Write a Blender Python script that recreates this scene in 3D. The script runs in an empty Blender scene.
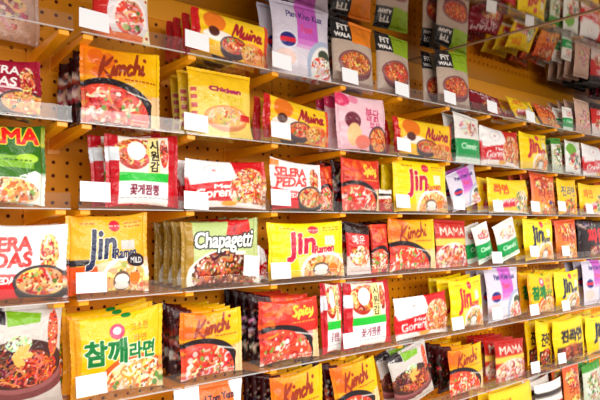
import bpy, math, random
import numpy as np
from mathutils import Vector, Matrix

# ------------------------------------------------------------------ camera, light, exposure
F_PX = 586.0
CAM = Vector((0.0, -1.15, 1.35))
YAW, PITCH, ROLL = math.radians(51.0), math.radians(1.9), 0.004
scene = bpy.context.scene
cam_data = bpy.data.cameras.new('camera')
cam_data.sensor_width = 36.0
cam_data.lens = 36.0 * F_PX / 600.0
cam_data.clip_start = 0.02
cam = bpy.data.objects.new('camera', cam_data)
scene.collection.objects.link(cam)
fw = Vector((math.cos(YAW) * math.cos(PITCH), math.sin(YAW) * math.cos(PITCH), math.sin(PITCH)))
rt0 = Vector((math.sin(YAW), -math.cos(YAW), 0.0))
up0 = rt0.cross(fw)
rt = rt0 * math.cos(ROLL) + up0 * math.sin(ROLL)
up = up0 * math.cos(ROLL) - rt0 * math.sin(ROLL)
M3 = Matrix((rt, up, -fw)).transposed()
cam.matrix_world = Matrix.Translation(CAM) @ M3.to_4x4()
scene.camera = cam

world = bpy.data.worlds.new('world')
scene.world = world
world.use_nodes = True
world.node_tree.nodes['Background'].inputs[0].default_value = (1.0, 0.97, 0.93, 1)
world.node_tree.nodes['Background'].inputs[1].default_value = 0.78

def area(name, loc, target, sx, sy, power, col=(1, .97, .92)):
    d = bpy.data.lights.new(name, 'AREA')
    d.shape = 'RECTANGLE'; d.size = sx; d.size_y = sy; d.energy = power; d.color = col
    o = bpy.data.objects.new(name, d)
    scene.collection.objects.link(o)
    o.location = loc
    o.rotation_euler = (Vector(target) - Vector(loc)).to_track_quat('-Z', 'Y').to_euler()
    return o
area('aisle_ceiling_light', (0.3, -2.3, 2.75), (0.5, 0.1, 1.2), 2.6, 0.5, 26)
area('aisle_ceiling_light', (2.9, -2.0, 2.75), (2.4, 0.1, 1.2), 2.0, 0.5, 30)
area('front_fill_light', (1.0, -3.2, 2.0), (1.2, 0.1, 1.8), 3.6, 0.6, 58)  # added low fill, no real fixture; brightens upper shelves under the canopy

scene.view_settings.view_transform = 'Standard'
scene.view_settings.look = 'None'
scene.view_settings.gamma = 1.0
scene.view_settings.use_curve_mapping = False
scene.view_settings.exposure = 0.14

# ------------------------------------------------------------------ helpers
C = scene.collection
def ray(px, py):
    return (fw * F_PX + rt * (px - 300.0) + up * (200.0 - py))
def at(px, py, y):
    d = ray(px, py); t = (y - CAM.y) / d.y
    return CAM + d * t
def project(p):
    d = Vector(p) - CAM; z = d.dot(fw)
    return 300 + F_PX * d.dot(rt) / z, 200 - F_PX * d.dot(up) / z

def s2l(c):
    c = np.asarray(c, dtype=np.float64) / 255.0
    return np.where(c <= 0.04045, c / 12.92, ((c + 0.055) / 1.055) ** 2.4)

def mat(name, rgb, rough=0.5, metal=0.0, spec=0.5):
    m = bpy.data.materials.new(name); m.use_nodes = True
    b = m.node_tree.nodes['Principled BSDF']
    b.inputs['Base Color'].default_value = (*[float(v) for v in s2l(rgb)], 1)
    b.inputs['Roughness'].default_value = rough
    b.inputs['Metallic'].default_value = metal
    b.inputs['Specular IOR Level'].default_value = spec
    return m

def link_mesh(name, verts, faces, material, parent=None, smooth=False):
    me = bpy.data.meshes.new(name)
    me.from_pydata([tuple(v) for v in verts], [], faces)
    me.materials.append(material)
    if smooth:
        me.polygons.foreach_set('use_smooth', [True] * len(me.polygons))
    o = bpy.data.objects.new(name, me); C.objects.link(o)
    if parent: o.parent = parent
    return o

def box_geo(x0, x1, y0, y1, z0, z1):
    v = [(x0,y0,z0),(x1,y0,z0),(x1,y1,z0),(x0,y1,z0),(x0,y0,z1),(x1,y0,z1),(x1,y1,z1),(x0,y1,z1)]
    f = [(0,3,2,1),(4,5,6,7),(0,1,5,4),(1,2,6,5),(2,3,7,6),(3,0,4,7)]
    return v, f
def box(name, b, material, parent=None, bevel=0.0):
    v, f = box_geo(*b)
    o = link_mesh(name, v, f, material, parent)
    if bevel:
        m = o.modifiers.new('bevel', 'BEVEL'); m.width = bevel; m.segments = 2
    return o
def empty(name, loc, label, cat, group=None):
    o = bpy.data.objects.new(name, None); C.objects.link(o)
    o.empty_display_size = .05
    o.location = loc; o['label'] = label; o['category'] = cat
    if group: o['group'] = group
    return o

# ------------------------------------------------------------------ materials
def film_material():
    m = bpy.data.materials.new('printed_film'); m.use_nodes = True
    nt = m.node_tree; b = nt.nodes['Principled BSDF']
    a = nt.nodes.new('ShaderNodeAttribute'); a.attribute_name = 'print'
    nt.links.new(a.outputs['Color'], b.inputs['Base Color'])
    b.inputs['Roughness'].default_value = 0.21
    b.inputs['Specular IOR Level'].default_value = 0.36
    tc = nt.nodes.new('ShaderNodeTexCoord')
    n = nt.nodes.new('ShaderNodeTexNoise'); n.inputs['Scale'].default_value = 38; n.inputs['Detail'].default_value = 2
    n.inputs['Distortion'].default_value = 1.2
    bp = nt.nodes.new('ShaderNodeBump'); bp.inputs['Strength'].default_value = .85; bp.inputs['Distance'].default_value = .004
    nt.links.new(tc.outputs['Object'], n.inputs['Vector'])
    nt.links.new(n.outputs['Fac'], bp.inputs['Height']); nt.links.new(bp.outputs['Normal'], b.inputs['Normal'])
    return m
FILM = film_material()

def clear_material(name, tint, haze, rough=.03):
    m = bpy.data.materials.new(name); m.use_nodes = True
    nt = m.node_tree; nt.nodes.clear()
    out = nt.nodes.new('ShaderNodeOutputMaterial')
    tr = nt.nodes.new('ShaderNodeBsdfTransparent'); tr.inputs[0].default_value = (*tint, 1)
    gl = nt.nodes.new('ShaderNodeBsdfGlossy'); gl.inputs['Roughness'].default_value = rough
    df = nt.nodes.new('ShaderNodeBsdfDiffuse'); df.inputs[0].default_value = (.9, .88, .86, 1)
    fr = nt.nodes.new('ShaderNodeFresnel'); fr.inputs[0].default_value = 1.5
    m1 = nt.nodes.new('ShaderNodeMixShader'); m1.inputs[0].default_value = haze
    m2 = nt.nodes.new('ShaderNodeMixShader')
    nt.links.new(tr.outputs[0], m1.inputs[1]); nt.links.new(df.outputs[0], m1.inputs[2])
    ge = nt.nodes.new('ShaderNodeNewGeometry'); mu = nt.nodes.new('ShaderNodeMath'); mu.operation = 'SUBTRACT'; mu.use_clamp = True
    nt.links.new(fr.outputs[0], mu.inputs[0]); nt.links.new(ge.outputs['Backfacing'], mu.inputs[1])
    nt.links.new(mu.outputs[0], m2.inputs[0]); nt.links.new(m1.outputs[0], m2.inputs[1]); nt.links.new(gl.outputs[0], m2.inputs[2])
    nt.links.new(m2.outputs[0], out.inputs[0])
    return m
ACRYL = clear_material('clear_acrylic', (.985, .985, .98), .006)
ACRYL_LIP = clear_material('clear_acrylic_lip', (.97, .97, .97), .016)
EDGE = clear_material('acrylic_edge', (.95, .95, .95), .45, .15)

PEG = mat('orange_painted_pegboard', (228, 142, 4), .5, 0, .25)
nt = PEG.node_tree
tc = nt.nodes.new('ShaderNodeTexCoord'); nz = nt.nodes.new('ShaderNodeTexNoise'); nz.inputs['Scale'].default_value = 3.0
rp = nt.nodes.new('ShaderNodeMix'); rp.data_type = 'RGBA'
rp.inputs[6].default_value = (*s2l((228, 138, 2)), 1); rp.inputs[7].default_value = (*s2l((240, 156, 6)), 1)
nt.links.new(tc.outputs['Object'], nz.inputs['Vector']); nt.links.new(nz.outputs['Fac'], rp.inputs[0])
nt.links.new(rp.outputs[2], nt.nodes['Principled BSDF'].inputs['Base Color'])
ARM = mat('orange_painted_steel', (248, 164, 8), .3)
HOLE_SHADE = mat('painted_hole_shade', (120, 44, 10), .9)  # shade inside the pegboard holes, put into the colour
CARD = mat('white_card', (246, 246, 250), .5)
CARDB = mat('clear_sleeve', (225, 228, 235), .25)
FLOOR = mat('pale_floor_tile', (205, 200, 190), .4)
MIRROR = bpy.data.materials.new('dark_mirror_laminate'); MIRROR.use_nodes = True
b = MIRROR.node_tree.nodes['Principled BSDF']
b.inputs['Base Color'].default_value = (.42, .36, .31, 1); b.inputs['Metallic'].default_value = 1; b.inputs['Roughness'].default_value = .045

# ------------------------------------------------------------------ the setting
STEP_Y = 0.225                      # distance from shelf front to pegboard
ROWZ = {'A': .366, 'B': .188, 'C': .0195, 'D': -.1575, 'E': -.363, 'F': -.576, 'G': -.79}
ROWZ = {k: 1.35 + v for k, v in ROWZ.items()}
ROWNAME = {'A': 'top shelf', 'B': 'second shelf', 'C': 'third shelf', 'D': 'fourth shelf', 'E': 'fifth shelf', 'F': 'sixth shelf', 'G': 'lowest shelf'}
CANZ = 1.35 + .566

def structure(o): o['kind'] = 'structure'; return o
structure(box('floor', (-2, 8, -4, 1, -.1, 0), FLOOR))

def pegboard():
    P = .0305; x0, x1, z0, z1 = -.35, 5.2, .30, CANZ
    nx = int((x1 - x0) / P); nz_ = int((z1 - z0) / P); z0 = z1 - .058 - nz_ * P + P
    R = .0045; T = .003
    verts = []; faces = []
    oct_ = [(math.cos(math.pi * (k + .5) / 4), math.sin(math.pi * (k + .5) / 4)) for k in range(8)]
    sq = [(1, .5), (.5, 1), (-.5, 1), (-1, .5), (-1, -.5), (-.5, -1), (.5, -1), (1, -.5)]
    y = STEP_Y
    nz_ = nz_ - 1
    for i in range(nx):
        for j in range(nz_):
            cx = x0 + (i + .5) * P; cz = z0 + (j + .5) * P
            b0 = len(verts)
            c4 = [(P/2, P/2), (-P/2, P/2), (-P/2, -P/2), (P/2, -P/2)]
            for (a, c) in c4: verts.append((cx + a, y, cz + c))
            for (a, c) in oct_: verts.append((cx + a * R, y, cz + c * R))
            for (a, c) in oct_: verts.append((cx + a * R, y + T, cz + c * R))
            o = b0 + 4
            # corners: 0 = (+,+) 1 = (-,+) 2 = (-,-) 3 = (+,-); octagon 0..7 from 22.5 deg
            faces += [(b0, o+0, o+1), (b0, o+1, o+2, b0+1), (b0+1, o+2, o+3), (b0+1, o+3, o+4, b0+2),
                      (b0+2, o+4, o+5), (b0+2, o+5, o+6, b0+3), (b0+3, o+6, o+7), (b0+3, o+7, o+0, b0)]
            for k in range(8):
                k2 = (k + 1) % 8
                faces.append((o + k, o + 8 + k, o + 8 + k2, o + k2))
    o = link_mesh('wall_back', verts, faces, PEG)
    structure(o)
    structure(box('hole_shade_sheet', (x0, x1, y + T + .003, y + T + .012, z0, z1), HOLE_SHADE))  # dark sheet added behind the board to paint shade into its holes
pegboard()
structure(box('trim_5', (-.35, 5.2, STEP_Y - .003, STEP_Y + .02, CANZ - .06, CANZ), ARM, bevel=.001))
structure(box('trim_2', (-.35, 5.2, STEP_Y + .026, STEP_Y + .05, 0, CANZ + .03), PEG))
structure(box('trim_3', (-.35, 5.2, .02, STEP_Y, 0, .30), ARM, bevel=.004))
cn = structure(box('ceiling', (-.35, 5.2, -.75, STEP_Y + .02, CANZ, CANZ + .03), MIRROR))

# ------------------------------------------------------------------ trays
def seam_x(px, py):
    d = ray(px, py); t = (CANZ - CAM.z) / d.z
    return (CAM + d * t).x
sx = (seam_x(436, 50) + seam_x(550, 26)) / 2
structure(box('trim_4', (sx - .004, sx + .004, -.748, STEP_Y - .002, CANZ - .003, CANZ), mat('seam_strip', (150, 120, 90), .3)))
print('seam', seam_x(436, 50), seam_x(550, 26))
def U(px): return at(px, 219, 0).x
u0 = at(78, 219, 0).x
STEP = (at(447, 219, 0).x - u0) / 5.0
uL = at(71.5, 219, 0).x

def arm(row, x, label):
    w = .010; Y1 = STEP_Y - .001
    o = empty('shelf_bracket', (x, 0, ROWZ[row]), label, 'shelf bracket', 'orange bracket arms under the trays')
    v = [(-w, .006, -.0025), (w, .006, -.0025), (w, Y1, -.0025), (-w, Y1, -.0025),
         (-w, .006, -.012), (w, .006, -.012), (w, Y1, -.034), (-w, Y1, -.034)]
    f = [(0,1,2,3), (7,6,5,4), (4,5,1,0), (5,6,2,1), (6,7,3,2), (7,4,0,3)]
    a = link_mesh('arm', v, f, ARM, o)
    m = a.modifiers.new('bevel', 'BEVEL'); m.width = .0015; m.segments = 2
    box('hook_plate', (-w * 1.3, w * 1.3, Y1 - .003, Y1, -.044, .006), ARM, o)

def tray(row, xa, xb, label, first=False):
    z = ROWZ[row]; W = xb - xa
    t = empty('acrylic_tray', (xa, 0, z), label, 'shelf tray', 'clear trays hooked on the pegboard')
    box('base_plate', (0.002, W - .002, .004, STEP_Y - .006, 0.0, .003), ACRYL, t)
    box('front_lip', (0.002, W - .002, 0, .0035, 0, .030), ACRYL_LIP, t, bevel=.0012)
    box('lip_bottom_edge', (0.002, W - .002, -.001, .0045, -.002, .0), EDGE, t)
    box('end_fin', (0.002, .005, .0045, .009, .003, .026), ACRYL_LIP, t)
    arm(row, xa + .016, label.replace('clear acrylic tray of', 'orange sloping bracket arm holding').replace(', on orange brackets', ', left end').replace(', on orange bracket', ''))
    if first: arm(row, xb - .018, label.replace('clear acrylic tray of', 'orange sloping bracket arm holding').replace(', on orange brackets', ', right end').replace(', on orange bracket', ', far end'))
    return t
ORD = ['first', 'second', 'third', 'fourth', 'fifth', 'sixth', 'seventh', 'eighth', 'ninth', 'tenth', 'eleventh', 'twelfth', 'thirteenth']
for row in 'ABCDEFG':
    if row in 'ABCDE':
        tray(row, uL - STEP * .86, uL, 'clear acrylic tray of the %s left of the bay gap, on orange brackets' % ROWNAME[row], True)
    for k in range(13):
        if row == 'F' and k < 1: continue
        if row == 'G' and k < 5: continue
        tray(row, u0 + k * STEP, u0 + (k + 1) * STEP - .002,
             'clear acrylic tray of the %s, %s right of the bay gap, on orange bracket' % (ROWNAME[row], ORD[k]), k == 12)

# ------------------------------------------------------------------ painter for the printed film
_txt = {}
def text_tris(s):
    if s in _txt: return _txt[s]
    cu = bpy.data.curves.new('t', 'FONT'); cu.body = s; cu.size = 1.0; cu.resolution_u = 3
    ob = bpy.data.objects.new('t', cu); C.objects.link(ob)
    bpy.context.view_layer.update()
    dg = bpy.context.evaluated_depsgraph_get()
    ev = ob.evaluated_get(dg); me = ev.to_mesh(); me.calc_loop_triangles()
    co = np.array([v.co[:2] for v in me.vertices], dtype=float).reshape(-1, 2)
    tr = np.array([t.vertices[:] for t in me.loop_triangles], dtype=int).reshape(-1, 3)
    ev.to_mesh_clear(); bpy.data.objects.remove(ob); bpy.data.curves.remove(cu)
    _txt[s] = (co, tr); return _txt[s]

SCRIPT = {
 'Kimchi': [[(.05,1.05),(.03,.5),(0,-.05)],[(.22,1.0),(.12,.65),(.04,.45),(.12,.2),(.24,-.1)],[(.28,.5),(.27,.1),(.32,.08)],[(.30,.78)],[(.35,.5),(.34,.02)],[(.35,.35),(.40,.5),(.43,.3),(.42,.02)],[(.43,.35),(.49,.5),(.52,.3),(.53,.02)],
            [(.69,.42),(.63,.5),(.58,.25),(.62,0),(.70,.1)],[(.78,1.1),(.75,.5),(.74,.02)],[(.75,.3),(.81,.5),(.85,.3),(.86,.02)],[(.93,.5),(.92,.08),(.98,.1)],[(.96,.8)]],
 'Spicy': [[(.2,.9),(.1,1),(.02,.8),(.1,.55),(.18,.3),(.1,.02),(0,.12)],[(.3,.5),(.28,-.3)],[(.3,.4),(.38,.5),(.42,.25),(.36,.02),(.3,.1)],[(.5,.5),(.49,.05),(.54,.1)],[(.53,.78)],[(.72,.42),(.66,.5),(.6,.25),(.64,0),(.73,.1)],[(.8,.5),(.83,.1),(.92,.12)],[(.96,.5),(.93,-.1),(.82,-.35)]],
 'Muina': [[(0,0),(.06,1),(.14,.2),(.23,1),(.26,0)],[(.34,.5),(.34,.05),(.42,.08),(.45,.5),(.46,.02)],[(.55,.5),(.54,.05)],[(.56,.8)],[(.63,.5),(.62,.02)],[(.63,.35),(.70,.5),(.74,.3),(.75,.02)],[(.93,.45),(.85,.5),(.81,.2),(.86,0),(.92,.15),(.94,.5),(.94,.05),(1,.1)]],
}
class Art:
    def __init__(s, w, h, n, base, seed=1):
        s.w, s.h = w, h
        s.nx = n; s.ny = max(10, int(round(n * h / w)))
        s.W = 2 * (s.nx + 1); s.H = 2 * (s.ny + 1)
        s.X, s.Y = np.meshgrid((np.arange(s.W) + .5) / s.W, (np.arange(s.H) + .5) / s.H)
        s.c = np.zeros((s.H, s.W, 3)); s.c[:] = base
        s.r = random.Random(seed); s.back = base; s.side = None
    def blend(s, m, col):
        m = np.clip(m, 0, 1)[..., None]; s.c = s.c * (1 - m) + np.array(col, float) * m; return s
    def grad(s, x0, x1, y0, y1, ca, cb, vertical=True):
        m = ((s.X >= x0) & (s.X <= x1) & (s.Y >= y0) & (s.Y <= y1)).astype(float)
        t = (s.Y - y0) / (y1 - y0) if vertical else (s.X - x0) / (x1 - x0)
        t = np.clip(t, 0, 1)[..., None]
        col = np.array(ca, float) * (1 - t) + np.array(cb, float) * t
        s.c = s.c * (1 - m[..., None]) + col * m[..., None]
    def rect(s, x0, x1, y0, y1, col, a=1.0):
        s.blend(((s.X >= x0) & (s.X <= x1) & (s.Y >= y0) & (s.Y <= y1)) * a, col)
    def ell_m(s, cx, cy, rx, ry, rot=0):
        a = s.w / s.h
        dx = (s.X - cx) * a; dy = (s.Y - cy)
        c, n = math.cos(rot), math.sin(rot)
        ex = (dx * c + dy * n) / (rx * a); ey = (-dx * n + dy * c) / ry
        d = np.sqrt(ex * ex + ey * ey)
        return np.clip((1 - d) * min(rx * s.W, ry * s.H) + .5, 0, 1)
    def ell(s, cx, cy, rx, ry, col, rot=0, a=1.0):
        s.blend(s.ell_m(cx, cy, rx, ry, rot) * a, col)
    def poly(s, pts, col, a=1.0):
        ins = np.zeros(s.X.shape, bool)
        for i in range(len(pts)):
            x1, y1 = pts[i]; x2, y2 = pts[(i + 1) % len(pts)]
            if y1 == y2: continue
            k = ((y1 > s.Y) != (y2 > s.Y)) & (s.X < (x2 - x1) * (s.Y - y1) / (y2 - y1) + x1)
            ins ^= k
        s.blend(ins * a, col)
    def text(s, t, x, y, h, col, width=None, out=None, ow=1, bold=0, shear=0.0, rot=0.0):
        co, tr = text_tris(t)
        if len(tr) == 0: return
        x0, x1 = co[:, 0].min(), co[:, 0].max(); y1 = max(co[:, 1].max(), .3); 
        capo = co.copy(); capo[:, 0] -= x0
        k = h * s.H / y1
        p = capo * k
        if width: p[:, 0] *= (width * s.W) / ((x1 - x0) * k)
        p[:, 0] += shear * p[:, 1]
        c, n = math.cos(rot), math.sin(rot)
        p = np.stack([p[:, 0] * c - p[:, 1] * n, p[:, 0] * n + p[:, 1] * c], 1)
        p[:, 0] += x * s.W; p[:, 1] += y * s.H
        m = np.zeros((s.H, s.W))
        for a, b_, d in tr:
            q = p[[a, b_, d]]
            xa = max(0, int(q[:, 0].min()) - 1); xb = min(s.W, int(q[:, 0].max()) + 2)
            ya = max(0, int(q[:, 1].min()) - 1); yb = min(s.H, int(q[:, 1].max()) + 2)
            if xb <= xa or yb <= ya: continue
            gx, gy = np.meshgrid(np.arange(xa, xb) + .5, np.arange(ya, yb) + .5)
            area_ = (q[1,0]-q[0,0])*(q[2,1]-q[0,1]) - (q[1,1]-q[0,1])*(q[2,0]-q[0,0])
            if abs(area_) < 1e-9: continue
            sg = 1 if area_ > 0 else -1
            ins = np.ones(gx.shape, bool)
            for e in range(3):
                A, B = q[e], q[(e + 1) % 3]
                ins &= sg * ((B[0]-A[0])*(gy-A[1]) - (B[1]-A[1])*(gx-A[0])) >= -.25 * (abs(B[0]-A[0]) + abs(B[1]-A[1]))
            m[ya:yb, xa:xb] = np.maximum(m[ya:yb, xa:xb], ins)
        def dil(m, r):
            if r <= 0: return m
            o = m.copy(); R = int(math.ceil(r))
            for dx in range(-R, R + 1):
                for dy in range(-R, R + 1):
                    if dx * dx + dy * dy <= r * r + .3:
                        o = np.maximum(o, np.roll(np.roll(m, dx, 1), dy, 0))
            return o
        f_ = s.W / 230.0; bold *= f_; ow *= f_
        m = dil(m, bold)
        if out is not None: s.blend(dil(m, ow), out)
        s.blend(m, col)
    def dot(s, x, y, r, col, a=1.0):          # x, y normalised, r as a fraction of height
        R = r * s.H; px, py = x * s.W, y * s.H
        xa = max(0, int(px - R) - 1); xb = min(s.W, int(px + R) + 2); ya = max(0, int(py - R) - 1); yb = min(s.H, int(py + R) + 2)
        if xb <= xa or yb <= ya: return
        gx, gy = np.meshgrid(np.arange(xa, xb) + .5, np.arange(ya, yb) + .5)
        m = (np.clip(R - np.hypot(gx - px, gy - py) + .5, 0, 1) * a)[..., None]
        s.c[ya:yb, xa:xb] = s.c[ya:yb, xa:xb] * (1 - m) + np.array(col, float) * m
    def food(s, cx, cy, rx, ry, cols, n=60, size=.05, blobs=None, nb=12):
        asp = s.w / s.h; r = s.r
        clip = s.ell_m(cx, cy, rx, ry)[..., None]
        keep = s.c.copy()
        for k in range(n):
            a = r.uniform(0, 6.28); d = math.sqrt(r.random())
            x = cx + rx * d * math.cos(a); y = cy + ry * d * math.sin(a)
            th = r.uniform(0, 6.28); cu = r.uniform(-.9, .9); col = r.choice(cols)
            col = [min(255, max(0, c_ + r.uniform(-38, 30))) for c_ in col]
            for q in range(9):
                s.dot(x, y, size * .36, col, .95)
                x += math.cos(th) * size * .5 / asp; y += math.sin(th) * size * .5; th += cu * .5
        for k in range(nb if blobs else 0):
            a = r.uniform(0, 6.28); d = math.sqrt(r.random()) * .8
            s.dot(cx + rx * d * math.cos(a), cy + ry * d * math.sin(a), size * r.uniform(.35, .85), r.choice(blobs), .9)
        for k in range(n // 3):
            a = r.uniform(0, 6.28); d = math.sqrt(r.random())
            s.dot(cx + rx * d * math.cos(a), cy + ry * d * math.sin(a), size * r.uniform(.2, .45), r.choice([(120, 40, 24), (250, 236, 214), (150, 60, 30), (90, 30, 24)]), .75)
        s.c = keep * (1 - clip) + s.c * clip
    def bowl(s, cx, cy, rx, ry, rim, broth, cols, blobs=None, n=60, size=.045, nb=10, depth=.5, tilt=0):
        s.ell(cx, cy - ry * depth, rx * .93, ry, rim, tilt)
        s.ell(cx, cy, rx, ry, rim, tilt)
        s.ell(cx, cy, rx * .97, ry * .95, [min(255, v + 60) for v in rim], tilt, .5)
        s.ell(cx, cy, rx * .88, ry * .84, broth, tilt)
        s.food(cx, cy, rx * .86, ry * .82, cols, n, size, blobs, nb)
    def script(s, word, x, y, w, h, col, r=.018, rot=0.0):
        for st in SCRIPT[word]:
            P = [np.array(p_, float) for p_ in st]
            if len(P) == 1: P = [P[0], P[0]]
            P = [2 * P[0] - P[1]] + P + [2 * P[-1] - P[-2]]
            for i in range(1, len(P) - 2):
                for k in range(16):
                    t = k / 16.0
                    q = .5 * ((2*P[i]) + (-P[i-1]+P[i+1])*t + (2*P[i-1]-5*P[i]+4*P[i+1]-P[i+2])*t*t + (-P[i-1]+3*P[i]-3*P[i+1]+P[i+2])*t**3)
                    s.dot(x + q[0] * w + q[1] * .05, y + q[1] * h + q[0] * rot, r * (1.15 - .3 * math.sin(i * 2 + t * 3)), col)
    def small(s, x0, x1, y0, lines, col, h=.02, gap=.045):
        for i in range(lines):
            x = x0
            while x < x1:
                l = s.r.uniform(.02, .07)
                s.rect(x, min(x1, x + l), y0 - i * gap, y0 - i * gap + h, col, .75); x += l + .015
    def final(s):
        c = s.c.reshape(s.ny + 1, 2, s.nx + 1, 2, 3).mean((1, 3))
        return s2l(c)

# palettes
RED = (206, 22, 26); YEL = (252, 196, 4); ORG = (240, 126, 10); WHT = (246, 240, 236); BLK = (34, 20, 26)
NOOD = [(236, 176, 84), (226, 140, 60), (245, 205, 120), (214, 96, 40)]
REDN = [(205, 50, 28), (226, 92, 48), (235, 150, 90), (176, 34, 24)]
PALE = [(240, 205, 140), (248, 226, 180), (230, 180, 110)]
VEG = [(80, 120, 50), (170, 180, 90), (245, 225, 195), (214, 90, 50)]
MEAT = [(190, 60, 40), (236, 196, 170), (110, 40, 24), (245, 235, 220)]

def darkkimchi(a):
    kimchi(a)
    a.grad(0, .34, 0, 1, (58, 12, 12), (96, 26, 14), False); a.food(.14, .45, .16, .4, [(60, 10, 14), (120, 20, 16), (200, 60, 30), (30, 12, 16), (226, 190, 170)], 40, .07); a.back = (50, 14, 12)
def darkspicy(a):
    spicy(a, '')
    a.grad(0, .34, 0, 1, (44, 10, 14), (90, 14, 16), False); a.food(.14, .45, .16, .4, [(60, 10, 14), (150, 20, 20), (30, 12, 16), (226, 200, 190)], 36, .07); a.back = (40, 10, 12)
def kimchi(a, top=YEL, left=ORG, txt=(150, 48, 20), word='Kimchi', low=(244, 176, 92)):
    a.grad(0, 1, 0, 1, left, top, False)
    a.grad(0, 1, 0, .42, low, low)
    a.poly([(0, .42), (1, .42), (1, .5), (.5, .56), (0, .6)], top, .5)
    for k in range(7): a.ell(a.r.uniform(0, .3), a.r.uniform(.6, .95), .1, .07, (226, 96, 20), a.r.uniform(-1, 1), .7)
    if word: a.script(word, .17, .60, .62, .26, txt, .019, .08)
    a.small(.5, .95, .58, 1, txt)
    a.ell(.40, .20, .58, .36, BLK, -.22)
    a.ell(.35, .15, .53, .33, (232, 70, 44), -.2)
    a.food(.33, .14, .51, .32, [(226, 60, 40), (240, 120, 80), (246, 214, 190), (200, 34, 30)], 90, .05, [(246, 236, 226), (120, 160, 60), (250, 200, 190)], 26)
    a.poly([(.52, .44), (.9, .36), (.9, .34), (.55, .41)], (240, 236, 230), .8)
    a.rect(.9, 1, 0, .42, (246, 205, 150)); a.small(.62, .88, .06, 2, (250, 240, 220))
    a.back = (96, 34, 16)
def spicy(a, word='Spicy'):
    kimchi(a, (214, 34, 26), (206, 60, 30), (250, 190, 60), '', (226, 150, 150))
    a.grad(0, 1, .6, 1, (196, 40, 26), (226, 60, 34))
    for k in range(12): a.ell(a.r.uniform(.05, .7), a.r.uniform(.6, .98), .09, .05, (236, 120, 40), a.r.uniform(-1, 1), .6)
    if word: a.script(word, .50, .70, .42, .18, (252, 206, 60), .018, .02)
    a.back = (60, 16, 12)
def jin(a, kind='mild'):
    top = {'mild': (238, 172, 30), 'spicy': (253, 216, 6), 'pale': (250, 224, 40)}[kind]
    ink = {'mild': (28, 34, 74), 'spicy': (196, 20, 60), 'pale': (28, 34, 74)}[kind]
    a.grad(0, 1, 0, 1, top, [min(255, v + 4) for v in top])
    a.poly([(0, 0), (1, 0), (1, .42), (.5, .40), (0, .30)], (246, 200, 160) if kind != 'spicy' else (246, 226, 130))
    a.poly([(0, 0), (.38, 0), (.32, .34), (0, .34)], (232, 84, 24) if kind == 'mild' else (250, 206, 10))
    a.poly([(0, .34), (.3, .36), (.3, .42), (0, .42)], BLK if kind == 'mild' else top)
    a.ell(.72, .14, .34, .32, (250, 240, 235)); a.ell(.72, .12, .30, .27, (240, 180, 110))
    a.food(.72, .14, .30, .27, PALE + [(222, 120, 60)], 60, .05, VEG, 10)
    a.ell(.66, .13, .12, .13, (110, 80, 66)); a.ell(.66, .15, .10, .07, (238, 228, 218)); a.ell(.66, .07, .10, .05, (238, 228, 218))
    a.ell(.84, .16, .07, .085, (246, 120, 30))
    a.text('Jin', .20, .42, .38, ink, width=.36, bold=3, shear=.12, rot=.05, out=(250, 246, 236), ow=2)
    a.text('Ramen', .56, .42, .13, ink, width=.30, bold=1, shear=.1, rot=.08, out=(250, 246, 236), ow=1)
    a.ell(.56, .86, .075, .075, (214, 36, 60)); a.small(.48, .63, .85, 1, (250, 220, 200)); 
    a.small(.12, .32, .88, 1, (160, 70, 20)); a.small(.70, .95, .88, 2, (170, 80, 20))
    if kind == 'mild':
        a.ell(.86, .40, .135, .085, BLK); a.text('MILD', .775, .365, .07, (240, 240, 240), width=.17)
        a.rect(.64, .84, .54, .66, (200, 196, 190))
    else:
        a.rect(.72, .88, .56, .74, (240, 236, 225), .9)
    a.back = (200, 140, 30)
def selera(a, maroon=False):
    if maroon:
        a.grad(0, 1, 0, 1, (150, 10, 44), (168, 16, 52)); a.rect(0, 1, .42, .45, (240, 200, 200))
        a.poly([(0, 0), (1, 0), (1, .28), (0, .36)], (226, 205, 200))
        a.text('SELERA', .06, .70, .16, WHT, width=.66, bold=1, shear=.15); a.text('PEDAS', .05, .46, .17, WHT, width=.62, bold=1, shear=.15)
        a.bowl(.80, .20, .36, .22, (60, 40, 40), (216, 120, 70), NOOD, VEG, 60, .05, 12)
        a.food(.84, .6, .12, .26, REDN + PALE, 50, .05)
    else:
        a.grad(0, 1, 0, 1, (246, 236, 234), (250, 246, 244))
        a.poly([(0, 0), (.6, 0), (.52, .30), (0, .46)], (222, 28, 34)); a.poly([(0, .4), (.5, .36), (.5, .30), (0, .30)], (236, 96, 96))
        a.text('SELERA', .04, .66, .17, (236, 60, 56), width=.60, bold=2, shear=.15, rot=.03)
        a.text('PEDAS', .06, .45, .18, (236, 60, 56), width=.58, bold=2, shear=.15, rot=.03)
        a.text('SUPER', .06, .22, .09, WHT, width=.2, bold=1); a.text('PEDAS', .28, .23, .09, WHT, width=.24, bold=1)
        a.food(.84, .62, .11, .26, REDN + PALE, 70, .05)
        a.bowl(.76, .24, .30, .24, (44, 34, 36), (220, 160, 110), PALE + REDN, VEG, 70, .05, 16, .35)
        a.rect(0, .12, .86, .96, ORG)
    a.back = (190, 40, 50)
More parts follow.
